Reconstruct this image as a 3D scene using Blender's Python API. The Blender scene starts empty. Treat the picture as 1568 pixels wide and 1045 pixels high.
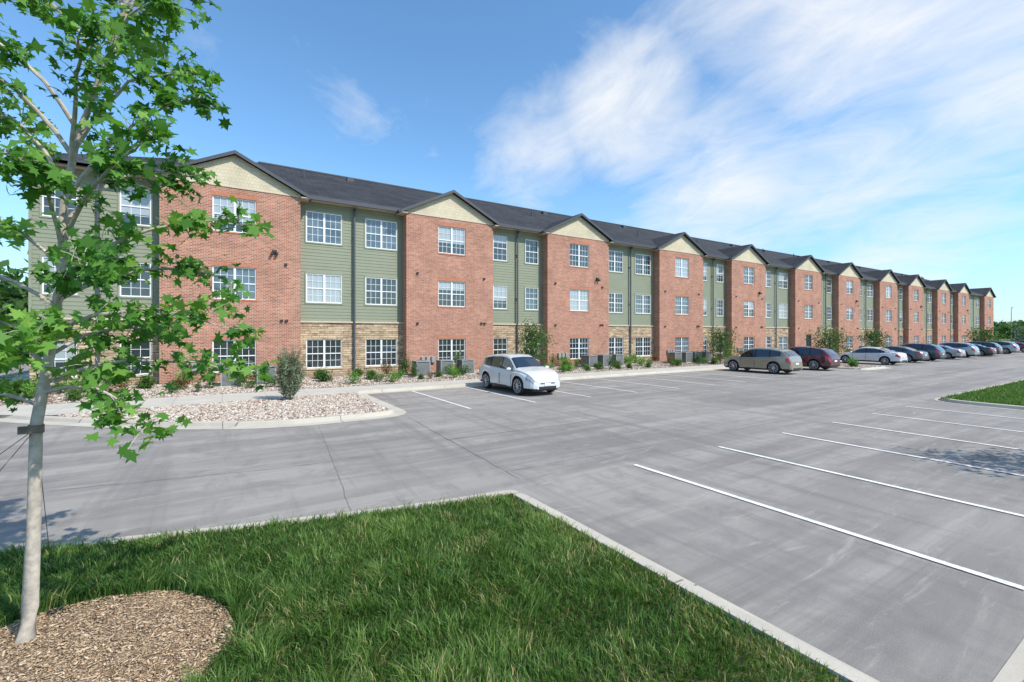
import bpy, bmesh, math, random
import numpy as np
from mathutils import Vector, Matrix
random.seed(7); rng=np.random.default_rng(7)
R=math.radians
scene=bpy.context.scene
# ------------------------------------------------------------------ helpers
def link(o,parent=None):
    scene.collection.objects.link(o)
    if parent: o.parent=parent
    return o
def empty(name,loc=(0,0,0),rot=0):
    e=bpy.data.objects.new(name,None); e.location=loc; e.rotation_euler=(0,0,rot); e.empty_display_size=.3
    return link(e)
class MB:
    def __init__(s): s.v=[];s.f=[];s.m=[]
    def poly(s,pts,m=0):
        b=len(s.v); s.v+= [tuple(p) for p in pts]; s.f.append(tuple(range(b,b+len(pts)))); s.m.append(m)
    def box(s,x0,x1,y0,y1,z0,z1,m=0):
        b=len(s.v)
        s.v+=[(x0,y0,z0),(x1,y0,z0),(x1,y1,z0),(x0,y1,z0),(x0,y0,z1),(x1,y0,z1),(x1,y1,z1),(x0,y1,z1)]
        for q in ((0,3,2,1),(4,5,6,7),(0,1,5,4),(1,2,6,5),(2,3,7,6),(3,0,4,7)):
            s.f.append(tuple(b+i for i in q)); s.m.append(m)
    def hexa(s,P,m=0):
        b=len(s.v); s.v+=[tuple(p) for p in P]
        for q in ((0,3,2,1),(4,5,6,7),(0,1,5,4),(1,2,6,5),(2,3,7,6),(3,0,4,7)):
            s.f.append(tuple(b+i for i in q)); s.m.append(m)
    def tube(s,pts,rad,n=8,m=0,cap=True):
        pts=[Vector(p) for p in pts]; b=len(s.v); up=Vector((.13,.31,1)).normalized()
        for i,p in enumerate(pts):
            t=(pts[min(i+1,len(pts)-1)]-pts[max(i-1,0)]).normalized()
            a=t.cross(up if abs(t.dot(up))<.95 else Vector((1,0,0))).normalized(); c=t.cross(a)
            for k in range(n):
                w=2*math.pi*k/n; s.v.append(tuple(p+(a*math.cos(w)+c*math.sin(w))*rad[i]))
        for i in range(len(pts)-1):
            for k in range(n):
                k2=(k+1)%n
                s.f.append((b+i*n+k,b+i*n+k2,b+(i+1)*n+k2,b+(i+1)*n+k)); s.m.append(m)
        if cap:
            s.f.append(tuple(b+k for k in range(n))[::-1]); s.m.append(m)
            e=b+(len(pts)-1)*n; s.f.append(tuple(e+k for k in range(n))); s.m.append(m)
    def ell(s,c,r,m=0,nu=12,nv=8):
        b=len(s.v)
        for j in range(nv+1):
            th=math.pi*j/nv
            for i in range(nu):
                ph=2*math.pi*i/nu
                s.v.append((c[0]+r[0]*math.sin(th)*math.cos(ph),c[1]+r[1]*math.sin(th)*math.sin(ph),c[2]+r[2]*math.cos(th)))
        for j in range(nv):
            for i in range(nu):
                s.f.append((b+j*nu+i,b+(j+1)*nu+i,b+(j+1)*nu+(i+1)%nu,b+j*nu+(i+1)%nu)); s.m.append(m)
    def mesh(s,name,mats,smooth=None,tri=False):
        me=bpy.data.meshes.new(name); me.from_pydata(s.v,[],s.f)
        for m in mats: me.materials.append(m)
        me.polygons.foreach_set('material_index',s.m)
        if tri:
            bm=bmesh.new(); bm.from_mesh(me); bmesh.ops.triangulate(bm,faces=bm.faces[:]); bm.to_mesh(me); bm.free()
        if smooth is not None:
            me.polygons.foreach_set('use_smooth',[True]*len(me.polygons)); me.update()
            me.set_sharp_from_angle(angle=R(smooth))
        me.update(); return me
    def obj(s,name,mats,parent=None,**k):
        return link(bpy.data.objects.new(name,s.mesh(name,mats,**k)),parent)
def np_mesh(name,V,F,rnd,mat,parent=None,smooth=False):
    me=bpy.data.meshes.new(name); n,k=F.shape
    me.vertices.add(len(V)); me.vertices.foreach_set('co',V.astype(np.float32).ravel())
    me.loops.add(n*k); me.loops.foreach_set('vertex_index',F.astype(np.int32).ravel())
    me.polygons.add(n); me.polygons.foreach_set('loop_start',(np.arange(n)*k).astype(np.int32))
    a=me.attributes.new('rnd','FLOAT','POINT'); a.data.foreach_set('value',rnd.astype(np.float32))
    me.materials.append(mat); me.update(calc_edges=True)
    if smooth: me.polygons.foreach_set('use_smooth',[True]*n)
    me.validate()
    o=bpy.data.objects.new(name,me); return link(o,parent)
# ------------------------------------------------------------------ materials
class NT:
    def __init__(s,name):
        s.mat=bpy.data.materials.new(name); s.mat.use_nodes=True; s.t=s.mat.node_tree; s.n=s.t.nodes; s.l=s.t.links
        s.n.clear(); s.out=s.n.new('ShaderNodeOutputMaterial')
    def lk(s,a,b): s.l.new(a,b)
    def val(s,sock,v):
        if isinstance(v,bpy.types.NodeSocket): s.l.new(v,sock)
        else: sock.default_value=v
    def math(s,op,a,b=0.0,clamp=False):
        nd=s.n.new('ShaderNodeMath'); nd.operation=op; nd.use_clamp=clamp; s.val(nd.inputs[0],a); s.val(nd.inputs[1],b); return nd.outputs[0]
    def noise(s,vec,scale,detail=4,rough=.55,dist=0):
        nd=s.n.new('ShaderNodeTexNoise'); nd.inputs['Scale'].default_value=scale; nd.inputs['Detail'].default_value=detail
        nd.inputs['Roughness'].default_value=rough; nd.inputs['Distortion'].default_value=dist
        if vec is not None: s.l.new(vec,nd.inputs['Vector'])
        return nd.outputs['Fac']
    def mapr(s,v,a,b,c=0,d=1):
        nd=s.n.new('ShaderNodeMapRange'); nd.clamp=True; s.val(nd.inputs[0],v)
        for i,x in zip((1,2,3,4),(a,b,c,d)): nd.inputs[i].default_value=x
        return nd.outputs[0]
    def mix(s,f,a,b,blend='MIX'):
        nd=s.n.new('ShaderNodeMix'); nd.data_type='RGBA'; nd.blend_type=blend; s.val(nd.inputs[0],f)
        for sk,v in ((nd.inputs[6],a),(nd.inputs[7],b)):
            if isinstance(v,(tuple,list)): sk.default_value=(*v[:3],1)
            else: s.l.new(v,sk)
        return nd.outputs[2]
    def obj(s): return s.n.new('ShaderNodeTexCoord').outputs['Object']
    def mapping(s,vec,sc=(1,1,1),rot=(0,0,0)):
        nd=s.n.new('ShaderNodeMapping'); nd.inputs['Scale'].default_value=sc; nd.inputs['Rotation'].default_value=rot; s.l.new(vec,nd.inputs['Vector']); return nd.outputs[0]
    def bump(s,h,st=.5,dist=.02):
        nd=s.n.new('ShaderNodeBump'); nd.inputs['Strength'].default_value=st; nd.inputs['Distance'].default_value=dist; s.l.new(h,nd.inputs['Height']); return nd.outputs[0]
    def pr(s,col,rough=.8,metal=0,normal=None,spec=.5,coat=0):
        p=s.n.new('ShaderNodeBsdfPrincipled')
        if isinstance(col,(tuple,list)): p.inputs['Base Color'].default_value=(*col[:3],1)
        else: s.l.new(col,p.inputs['Base Color'])
        s.val(p.inputs['Roughness'],rough); p.inputs['Metallic'].default_value=metal
        p.inputs['Specular IOR Level'].default_value=spec; p.inputs['Coat Weight'].default_value=coat
        if coat: p.inputs['Coat Roughness'].default_value=.04
        if normal is not None: s.l.new(normal,p.inputs['Normal'])
        s.l.new(p.outputs[0],s.out.inputs[0]); return s.mat
def simple(name,c,rough=.7,metal=0,var=.12,sc=6,coat=0,bump=0,spec=.5):
    t=NT(name); n=t.noise(t.obj(),sc,4,.6)
    a=tuple(x*(1-var) for x in c); b=tuple(min(1,x*(1+var)) for x in c)
    col=t.mix(t.mapr(n,.3,.7),a,b)
    return t.pr(col,rough,metal,t.bump(n,bump,.01) if bump else None,spec,coat)
def wallvec(t):
    sp=t.n.new('ShaderNodeSeparateXYZ'); t.lk(t.obj(),sp.inputs[0]); cb=t.n.new('ShaderNodeCombineXYZ')
    t.lk(t.math('ADD',sp.outputs[0],sp.outputs[1]),cb.inputs[0]); t.lk(sp.outputs[2],cb.inputs[1]); return cb.outputs[0],sp
def brickmat(name,c1,c2,mo,bw,rh,ms,off=.5,bst=.4,big=(.85,1.12),patch=1.2,streak=0):
    t=NT(name); v,sp=wallvec(t)
    b=t.n.new('ShaderNodeTexBrick'); t.lk(v,b.inputs['Vector']); b.offset=off
    for k,x in (('Scale',1),('Mortar Size',ms),('Brick Width',bw),('Row Height',rh),('Mortar Smooth',.15),('Bias',0)): b.inputs[k].default_value=x
    b.inputs['Color1'].default_value=(*c1,1); b.inputs['Color2'].default_value=(*c2,1); b.inputs['Mortar'].default_value=(*mo,1)
    n=t.noise(t.obj(),patch,4,.6); g=t.mapr(n,.3,.7,*big)
    if streak:
        n3=t.noise(t.mapping(v,(.9,7,1)),1.0,4,.7); g=t.math('MULTIPLY',g,t.mapr(n3,.3,.7,1-streak,1+streak))
    cb=t.n.new('ShaderNodeCombineColor'); [t.lk(g,cb.inputs[i]) for i in range(3)]
    col=t.mix(1.0,b.outputs['Color'],cb.outputs[0],'MULTIPLY')
    n2=t.noise(t.obj(),60,2,.6)
    h=t.math('SUBTRACT',t.math('MULTIPLY',n2,.3),b.outputs['Fac'])
    return t.pr(col,.88,0,t.bump(h,bst,.01),.25)
M={}
M['brick']=brickmat('brick',(.47,.178,.105),(.27,.093,.060),(.46,.345,.27),.21,.072,.012,streak=.15)
M['shingle_roof']=brickmat('roof_shingles',(.055,.055,.060),(.032,.033,.037),(.02,.02,.022),.33,.07,.012,big=(.75,1.3),patch=.7,streak=.15)
M['gable']=brickmat('gable_shingle_siding',(.61,.53,.38),(.57,.49,.35),(.42,.36,.26),.16,.17,.007,bst=.3)
def stone():
    t=NT('stone_veneer'); v,sp=wallvec(t)
    nz=t.n.new('ShaderNodeTexNoise'); nz.inputs['Scale'].default_value=1.6; t.lk(v,nz.inputs['Vector'])
    va=t.n.new('ShaderNodeVectorMath'); va.operation='MULTIPLY_ADD'; t.lk(nz.outputs['Color'],va.inputs[0]); va.inputs[1].default_value=(.12,.05,0); t.lk(v,va.inputs[2])
    b=t.n.new('ShaderNodeTexBrick'); t.lk(va.outputs[0],b.inputs['Vector']); b.offset=.37; b.squash=.6; b.squash_frequency=3
    for k,x in (('Scale',1),('Mortar Size',.012),('Brick Width',.42),('Row Height',.125),('Mortar Smooth',.3)): b.inputs[k].default_value=x
    b.inputs['Color1'].default_value=(.66,.50,.32,1); b.inputs['Color2'].default_value=(.28,.19,.125,1); b.inputs['Mortar'].default_value=(.11,.08,.065,1)
    vo=t.n.new('ShaderNodeTexVoronoi'); t.lk(t.mapping(v,(2.4,8,1)),vo.inputs['Vector']); vo.inputs['Scale'].default_value=1
    hs=t.mix(.45,b.outputs['Color'],t.mix(t.math('FRACT',t.math('MULTIPLY',vo.outputs['Color'],3.0)),(.72,.55,.36),(.18,.12,.09)))
    h=t.math('SUBTRACT',t.math('MULTIPLY',t.noise(t.obj(),14,4,.6),.6),b.outputs['Fac'])
    return t.pr(hs,.9,0,t.bump(h,.9,.04),.2)
M['stone']=stone()
M['cap']=simple('stone_cap',(.56,.46,.34),.85)
M['siding']=simple('green_lap_siding',(.225,.240,.165),.65,var=.05,sc=1.5)
M['trim']=simple('dark_trim',(.055,.058,.068),.5,var=.1)
M['white']=simple('white_vinyl',(.80,.80,.77),.45,var=.03)
M['sill']=simple('brick_sill',(.42,.17,.10),.85,var=.25,sc=12)
M['black']=simple('black_plastic',(.02,.02,.022),.5)
def glassmat(name,base,stripes=False,rough=.04):
    t=NT(name)
    if stripes:
        v,sp=wallvec(t); f=t.math('FRACT',t.math('MULTIPLY',sp.outputs[2],18.0)); col=t.mix(t.mapr(f,.0,.35),tuple(x*.6 for x in base),base)
    else:
        n=t.noise(t.obj(),1.3,3,.5); col=t.mix(t.mapr(n,.35,.65),tuple(x*.5 for x in base),base)
    nn=t.noise(t.obj(),1.1,2,.5)
    return t.pr(col,rough,0,t.bump(nn,.08,.05),.9,.6)
M['gl_dark']=glassmat('window_glass_dark',(.035,.05,.06))
M['gl_mid']=glassmat('window_glass_curtain',(.10,.145,.18))
M['gl_blind']=glassmat('window_glass_blinds',(.36,.40,.42),True)
def concrete(name,c,joint=0):
    t=NT(name); o=t.obj(); n=t.noise(o,1.1,5,.65); n2=t.noise(o,45,3,.7)
    col=t.mix(t.mapr(n,.3,.7),tuple(x*.80 for x in c),c); col=t.mix(t.mapr(n2,.3,.75,0,.4),col,tuple(x*.6 for x in c))
    if joint:
        sp=t.n.new('ShaderNodeSeparateXYZ'); t.lk(o,sp.inputs[0])
        for k in (0,1):
            f=t.math('FRACT',t.math('DIVIDE',sp.outputs[k],joint)); col=t.mix(t.math('LESS_THAN',f,.009),col,tuple(x*.4 for x in c))
    return t.pr(col,.9,0,t.bump(n2,.3,.004),.25)
M['conc']=concrete('concrete_kerb',(.57,.515,.43),3.0); M['walk']=concrete('concrete_walk',(.57,.53,.46),1.5)
def asphalt():
    t=NT('asphalt'); o=t.obj()
    a=t.noise(o,.16,4,.6); st=t.noise(t.mapping(o,(.07,1.3,1)),1.0,5,.68,.5); st2=t.noise(t.mapping(o,(1.3,.10,1),(0,0,.06)),1.0,4,.68,.6)
    g=t.noise(o,140,2,.7); g2=t.noise(o,28,4,.75); bl=t.noise(o,1.3,6,.72,.5)
    col=t.mix(t.mapr(a,.40,.60),(.185,.169,.157),(.275,.252,.23))
    col=t.mix(t.mapr(st,.44,.60,0,.75),col,(.365,.333,.30)); col=t.mix(t.mapr(st2,.5,.66,0,.65),col,(.155,.142,.134))
    col=t.mix(t.mapr(bl,.49,.72,0,.7),col,(.13,.118,.112))
    sl=t.mapr(t.noise(t.mapping(o,(.5,3.2,1),(0,0,.5)),1.1,6,.75,1.2),.57,.67,0,.55); col=t.mix(sl,col,(.43,.395,.35))
    vo=t.n.new('ShaderNodeTexVoronoi'); vo.inputs['Scale'].default_value=.55; t.lk(o,vo.inputs['Vector'])
    col=t.mix(t.mapr(t.math('ADD',vo.outputs['Distance'],t.math('MULTIPLY',g2,.12)),.09,.17,.5,0),col,(.12,.11,.105))
    col=t.mix(t.mapr(g2,.3,.8,0,.4),col,(.15,.138,.13)); col=t.mix(t.mapr(g,.45,.8,0,.6),col,(.50,.46,.41))
    return t.pr(col,.88,0,t.bump(t.math('ADD',g,t.math('MULTIPLY',g2,.6)),.5,.008),.3)
M['asphalt']=asphalt()
def paint():
    t=NT('road_paint'); o=t.obj(); n=t.noise(o,30,5,.75); n2=t.noise(o,3,3,.6)
    col=t.mix(t.mapr(t.math('ADD',n,t.math('MULTIPLY',n2,.35)),.62,.9),(.80,.78,.74),(.40,.38,.36))
    return t.pr(col,.8,0,None,.3)
M['paint']=paint()
def ground(name,cols,scs,bump=.5,rough=.95):
    t=NT(name); o=t.obj(); c=cols[0]
    for cc,sc in zip(cols[1:],scs): c=t.mix(t.mapr(t.noise(o,sc,5,.65),.38,.62),c,cc)
    return t.pr(c,rough,0,t.bump(t.noise(o,40,4,.7),bump,.03),.15)
M['lawn']=ground('lawn_grass',[(.055,.11,.02),(.085,.155,.032),(.13,.15,.05)],[.5,7])
M['soil']=ground('lawn_soil',[(.04,.07,.018),(.065,.105,.025),(.12,.10,.05)],[1.2,9])
M['mulch']=ground('wood_mulch',[(.40,.28,.18),(.50,.37,.24),(.25,.16,.10)],[14,30],.9)
def rocks():
    t=NT('rock_mulch'); o=t.obj(); vo=t.n.new('ShaderNodeTexVoronoi'); vo.inputs['Scale'].default_value=13; t.lk(o,vo.inputs['Vector'])
    sp=t.n.new('ShaderNodeSeparateColor'); t.lk(vo.outputs['Color'],sp.inputs[0])
    c=t.mix(sp.outputs[0],(.28,.20,.15),(.50,.40,.31)); c=t.mix(t.mapr(sp.outputs[1],.7,1,0,.8),c,(.30,.17,.12))
    c=t.mix(t.mapr(vo.outputs['Distance'],.3,.75,0,.75),c,(.10,.07,.055))
    return t.pr(c,.9,0,t.bump(t.math('SUBTRACT',1.0,vo.outputs['Distance']),.9,.05),.2)
M['rocks']=rocks()
def attrmat(name,stops,trans=.3,rough=.6,attr='rnd',tint=(1.5,1.6,.7)):
    t=NT(name); at=t.n.new('ShaderNodeAttribute'); at.attribute_name=attr
    r=t.n.new('ShaderNodeValToRGB'); t.lk(at.outputs['Fac'],r.inputs[0]); e=r.color_ramp.elements
    e[0].position=stops[0][0]; e[0].color=(*stops[0][1],1); e[1].position=stops[-1][0]; e[1].color=(*stops[-1][1],1)
    for p,c in stops[1:-1]:
        q=e.new(p); q.color=(*c,1)
    p=t.n.new('ShaderNodeBsdfPrincipled'); t.lk(r.outputs[0],p.inputs['Base Color']); p.inputs['Roughness'].default_value=rough; p.inputs['Specular IOR Level'].default_value=.3
    if trans>0:
        tr=t.n.new('ShaderNodeBsdfTranslucent'); mc=t.mix(1.0,r.outputs[0],tint,'MULTIPLY'); t.lk(mc,tr.inputs[0])
        mx=t.n.new('ShaderNodeMixShader'); mx.inputs[0].default_value=trans; t.lk(p.outputs[0],mx.inputs[1]); t.lk(tr.outputs[0],mx.inputs[2]); t.lk(mx.outputs[0],t.out.inputs[0])
    else: t.lk(p.outputs[0],t.out.inputs[0])
    return t.mat
M['leaf']=attrmat('maple_leaves',[(0,(.04,.13,.02)),(.5,(.10,.25,.038)),(1,(.22,.39,.075))],.38)
M['leaf2']=attrmat('tree_leaves',[(0,(.03,.075,.015)),(.5,(.06,.13,.03)),(1,(.11,.19,.045))],.25)
M['leaf3']=attrmat('juniper_needles',[(0,(.08,.115,.06)),(.5,(.16,.20,.12)),(1,(.26,.30,.19))],.15)
M['leafr']=attrmat('red_shrub_leaves',[(0,(.10,.035,.02)),(.5,(.18,.08,.03)),(1,(.16,.16,.05))],.2)
M['blade']=attrmat('grass_blades',[(0,(.035,.085,.016)),(.4,(.07,.155,.03)),(.75,(.13,.235,.05)),(.93,(.23,.32,.09)),(1,(.42,.37,.17))],.32)
M['stones']=attrmat('loose_stones',[(0,(.19,.115,.085)),(.25,(.37,.27,.205)),(.6,(.49,.41,.33)),(.85,(.58,.52,.45)),(1,(.66,.62,.56))],0,.85)
M['chips']=attrmat('mulch_chips',[(0,(.20,.115,.065)),(.5,(.50,.345,.21)),(1,(.68,.52,.35))],0,.9)
M['bark']=simple('pale_bark',(.44,.38,.32),.9,var=.25,sc=18,bump=.6)
M['bark2']=simple('brown_bark',(.16,.12,.09),.9,var=.3,sc=12,bump=.6)
M['acmetal']=simple('ac_metal',(.34,.34,.33),.5,.3); M['acdark']=simple('ac_grille',(.09,.092,.095),.6)
M['tyre']=simple('tyre_rubber',(.018,.018,.019),.8); M['rim']=simple('alloy_rim',(.55,.56,.58),.3,.8,var=.05)
M['carglass']=simple('car_glass',(.012,.015,.018),.03,var=.05,coat=1,spec=.9)
M['lamp']=simple('headlamp_lens',(.30,.32,.34),.08,var=.05,coat=1); M['red']=simple('tail_lamp',(.35,.01,.01),.15,coat=1)
M['seam']=simple('door_seam',(.12,.12,.12),.7)
M['steel']=simple('painted_steel',(.35,.36,.37),.5,.4)
# ------------------------------------------------------------------ polyline tools
def rounded(path,n=8):
    out=[]
    for i,p in enumerate(path):
        x,y=p[0],p[1]; r=p[2] if len(p)>2 else 0
        if i in(0,len(path)-1) or r<=0: out.append((x,y)); continue
        a=Vector(path[i-1][:2]); b=Vector((x,y)); c=Vector(path[i+1][:2])
        d1=(a-b); d2=(c-b); l=min(r,d1.length*.48,d2.length*.48); s=b+d1.normalized()*l; e=b+d2.normalized()*l
        for k in range(n+1):
            t=k/n; q=s*(1-t)**2+b*2*t*(1-t)+e*t*t; out.append((q.x,q.y))
    return out
def offset(path,d):
    out=[]; n=len(path)
    for i in range(n):
        a=Vector(path[max(i-1,0)]); b=Vector(path[i]); c=Vector(path[min(i+1,n-1)])
        t1=(b-a).normalized() if i>0 else (c-b).normalized(); t2=(c-b).normalized() if i<n-1 else t1
        n1=Vector((-t1.y,t1.x)); n2=Vector((-t2.y,t2.x)); m=(n1+n2)
        m=m.normalized() if m.length>1e-6 else n1
        k=1/max(.5,m.dot(n1)); q=b+m*d*k; out.append((q.x,q.y))
    return out
def kerb(name,path,gut=0.0):
    KP=[(0.0-gut,.006),(.17,.010),(.20,.105),(.215,.12),(.35,.125),(.36,.10)]
    mb=MB(); rows=[[(x,y,z) for x,y in offset(path,d)] for d,z in KP]
    for r in range(len(KP)-1):
        for i in range(len(path)-1):
            mb.poly([rows[r][i],rows[r][i+1],rows[r+1][i+1],rows[r+1][i]])
    return mb.obj(name,[M['conc']])
# ------------------------------------------------------------------ ground
g=MB(); g.poly([(-4000,-4000,-.03),(4000,-4000,-.03),(4000,4000,-.03),(-4000,4000,-.03)]); g.obj('ground',[M['lawn']])
g=MB(); g.poly([(-60,-3,0),(170,-3,0),(170,62,0),(-60,62,0)]); g.obj('parking_lot_asphalt',[M['asphalt']])
lawn_path=rounded([(170,1.0),(48,1.0,1.0),(48,6.6,1.6),(22.8,6.6,1.6),(22.8,1.0,.8),(4.15,1.0,.15),(4.15,6.4,.35),(2.5,6.62,1),(.6,7.08,1),(-1.0,7.5,1),(-2.4,7.95,1.2),(-5,9.2,2),(-9,12.2,3),(-14,18,3),(-18,26,4),(-19,36,4),(-19,62)])
kerb('lawn_kerb',lawn_path)
inn=offset(lawn_path,.355)
g=MB(); g.poly([(x,y,.095) for x,y in inn]+[(-60,62,.095),(-60,-60,.095),(170,-60,.095)]); g.obj('lawn',[M['soil']],tri=True)
bed_path=rounded([(-11,62),(-11,32,4),(-9.3,25,3),(-5.9,20,3),(-1.5,15.9,3),(1.3,14.2,2),(5.0,14.3,.9),(5.0,20.2,.5),(38.2,20.2,.5),(38.2,14.2,1.2),(43.2,14.2,1.2),(43.2,20.2,.5),(170,20.2)])
kerb('planting_bed_kerb',bed_path,.22)
inn2=offset(bed_path,.355)
g=MB(); g.poly([(x,y,.098) for x,y in inn2]+[(170,62,.098)]); g.obj('rock_bed',[M['rocks']],tri=True)
g=MB(); g.poly([(-6.9,22.5,.102),(134,22.5,.102),(134,27.1,.31),(-6.9,27.1,.31)]); g.obj('planting_bed',[M['rocks']])
# sidewalk
g=MB(); g.poly([(-8.9,24.4,.118),(-6.0,20.4,.118),(-4.4,19.3,.118),(-3.2,19.5,.118),(4.6,19.9,.118),(5.25,20.55,.118),(170,20.55,.118),(170,22.35,.118),(-5.2,22.35,.118),(-6.6,23.9,.118),(-8.0,26.5,.118),(-8.7,33,.118),(-8.7,60,.118),(-10.4,60,.118),(-10.4,33,.118),(-9.6,27,.118)])
g.obj('sidewalk',[M['walk']],tri=True)
g=MB(); g.poly([(-8.6,27,.122),(-6.9,24.6,.122),(-6.9,60,.122),(-8.6,60,.122)]); g.obj('side_lawn',[M['lawn']])
# painted bays
pm=MB()
def pline(x,y0,y1,w=.1): pm.poly([(x-w/2,y0,.012),(x+w/2,y0,.012),(x+w/2,y1,.012),(x-w/2,y1,.012)])
for k in range(6): pline(6.9+2.735*k,1.18,6.42)
for k in range(30):
    if 48.3+2.735*k<165: pline(50.7+2.735*k,1.18,6.42)
for k in range(0,12): pline(7.25+2.74*k,14.2,19.95)
for k in range(0,38): pline(46.0+2.74*k,14.2,19.95)
pm.obj('parking_bay_markings',[M['paint']])
# seams in asphalt
cm=MB()
def crack(pts,w,j=.012):
    P=[]
    for i in range(len(pts)-1):
        a=Vector(pts[i]); b=Vector(pts[i+1]); n=max(2,int((b-a).length/.25))
        for k in range(n): P.append(a.lerp(b,k/n)+Vector((random.gauss(0,j),random.gauss(0,j))))
    P.append(Vector(pts[-1]))
    for i in range(len(P)-1):
        t=(P[i+1]-P[i]).normalized(); nn=Vector((-t.y,t.x))*w*random.uniform(.4,1)
        cm.poly([(*(P[i]-nn),.004),(*(P[i+1]-nn),.004),(*(P[i+1]+nn),.004),(*(P[i]+nn),.004)])
crack([(4.9,13.9),(4.7,10.5),(4.5,6.9)],.009); crack([(4.6,10.4),(12,10.3),(24,10.45),(50,10.3)],.010)
crack([(4.4,7.4),(9,7.3),(22,7.35)],.006); crack([(-3,10.6),(1,9.9),(4.6,9.8)],.008); crack([(5.1,13.9),(20,13.8),(45,13.9)],.006); crack([(8.4,7.3),(8.3,10.3)],.006); crack([(1.6,6.9),(1.9,9.9),(2.3,13.9)],.005); crack([(14,7.3),(14.1,13.8)],.006)
cm.obj('asphalt_seams',[simple('asphalt_seam',(.13,.12,.115),.85)])
# ------------------------------------------------------------------ building
B=empty('apartment_building')
Y0=26.32; YR=26.98; ZB=.2; ZE=9.85; BW=5.9
starts=[-2.42,9.2,19.55,31.3,41.6,53.4,63.6,75.5,85.6,97.6,107.7,122.8]
floors=[(.72,2.28),(4.28,5.86),(7.56,9.24)]
brick=MB(); sid=MB(); stn=MB(); win=MB(); det=MB(); roof=MB(); gab=MB()
def holed(mb,x0,x1,z0,z1,holes,Y,depth,m=0,mr=None):
    xs=sorted({x0,x1}|{h[0] for h in holes}|{h[1] for h in holes}); zs=sorted({z0,z1}|{h[2] for h in holes}|{h[3] for h in holes})
    zs=[z for z in zs if z0<=z<=z1]
    for i in range(len(xs)-1):
        for j in range(len(zs)-1):
            cx=(xs[i]+xs[i+1])/2; cz=(zs[j]+zs[j+1])/2
            if any(h[0]<cx<h[1] and h[2]<cz<h[3] for h in holes): continue
            mb.poly([(xs[i],Y,zs[j]),(xs[i+1],Y,zs[j]),(xs[i+1],Y,zs[j+1]),(xs[i],Y,zs[j+1])],m)
    mr=m if mr is None else mr
    for a,b,c,d in holes:
        if d<=z0 or c>=z1: continue
        mb.poly([(a,Y,c),(a,Y+depth,c),(a,Y+depth,d),(a,Y,d)],mr); mb.poly([(b,Y,d),(b,Y+depth,d),(b,Y+depth,c),(b,Y,c)],mr)
        mb.poly([(a,Y,d),(a,Y+depth,d),(b,Y+depth,d),(b,Y,d)],mr); mb.poly([(a,Y,c),(b,Y,c),(b,Y+depth,c),(a,Y+depth,c)],mr)
def window(a,b,c,d,Y,units,fl):
    f=.05; uw=(b-a)/units
    base=random.choices([1,2,3,4],[.36,.36,.09,.19])[0] if fl>0 else random.choices([1,2,3,4],[.66,.2,.06,.08])[0]
    zsb=random.uniform(c+.45,d-.35)
    for u in range(units):
        xa=a+u*uw; xb=xa+uw
        win.box(xa,xa+f,Y,Y+.08,c,d,0); win.box(xb-f,xb,Y,Y+.08,c,d,0)
        win.box(xa+f,xb-f,Y+.001,Y+.08,c,c+f,0); win.box(xa+f,xb-f,Y+.001,Y+.08,d-f,d,0)
        zm=(c+d)/2; win.box(xa+f,xb-f,Y+.012,Y+.07,zm-.024,zm+.024,0)
        for s,(z0,z1) in enumerate(((c+f,zm-.024),(zm+.024,d-f))):
            yy=Y+.022 if s else Y+.034
            for k in (1,2):
                xx=xa+f+(uw-2*f)*k/3; win.box(xx-.009,xx+.009,yy,yy+.02,z0,z1,0)
            zz=(z0+z1)/2; win.box(xa+f,xb-f,yy+.002,yy+.018,zz-.009,zz+.009,0)
        jit=random.uniform(-.004,.004)
        if base==4:
            zs=zsb if random.random()<.8 else random.uniform(c+.3,d-.3)
            win.poly([(xa+f,Y+.05,zs),(xb-f,Y+.05+jit,zs),(xb-f,Y+.05+jit,d-f),(xa+f,Y+.05,d-f)],3)
            win.poly([(xa+f,Y+.05,c+f),(xb-f,Y+.05+jit,c+f),(xb-f,Y+.05+jit,zs),(xa+f,Y+.05,zs)],1)
        else:
            win.poly([(xa+f,Y+.05,c+f),(xb-f,Y+.05+jit,c+f),(xb-f,Y+.05+jit,d-f),(xa+f,Y+.05,d-f)],base)
def sidingwall(x0,x1,z0,z1,holes,Y):
    pitch=.178; zz=[z0+i*pitch for i in range(int((z1-z0)/pitch)+2)]
    cuts=sorted({z1}|{z for z in zz if z<z1}|{h[2] for h in holes if z0<h[2]<z1}|{h[3] for h in holes if z0<h[3]<z1})
    for i in range(len(cuts)-1):
        za,zb=cuts[i],cuts[i+1]; cz=(za+zb)/2; row=math.floor((cz-z0)/pitch+1e-6); zr=z0+row*pitch
        ya=Y-.016*(1-(za-zr)/pitch); yb=Y-.016*(1-(zb-zr)/pitch)
        xs=[x0]+sorted(sum([[h[0],h[1]] for h in holes if h[2]<cz<h[3]],[]))+[x1]
        for k in range(0,len(xs),2):
            a,b=xs[k],xs[k+1]
            sid.poly([(a,ya,za),(b,ya,za),(b,yb,zb),(a,yb,zb)])
            if abs(za-zr)<1e-4: sid.poly([(a,ya,za),(a,ya+.017,za),(b,ya+.017,za),(b,ya,za)])
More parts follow.
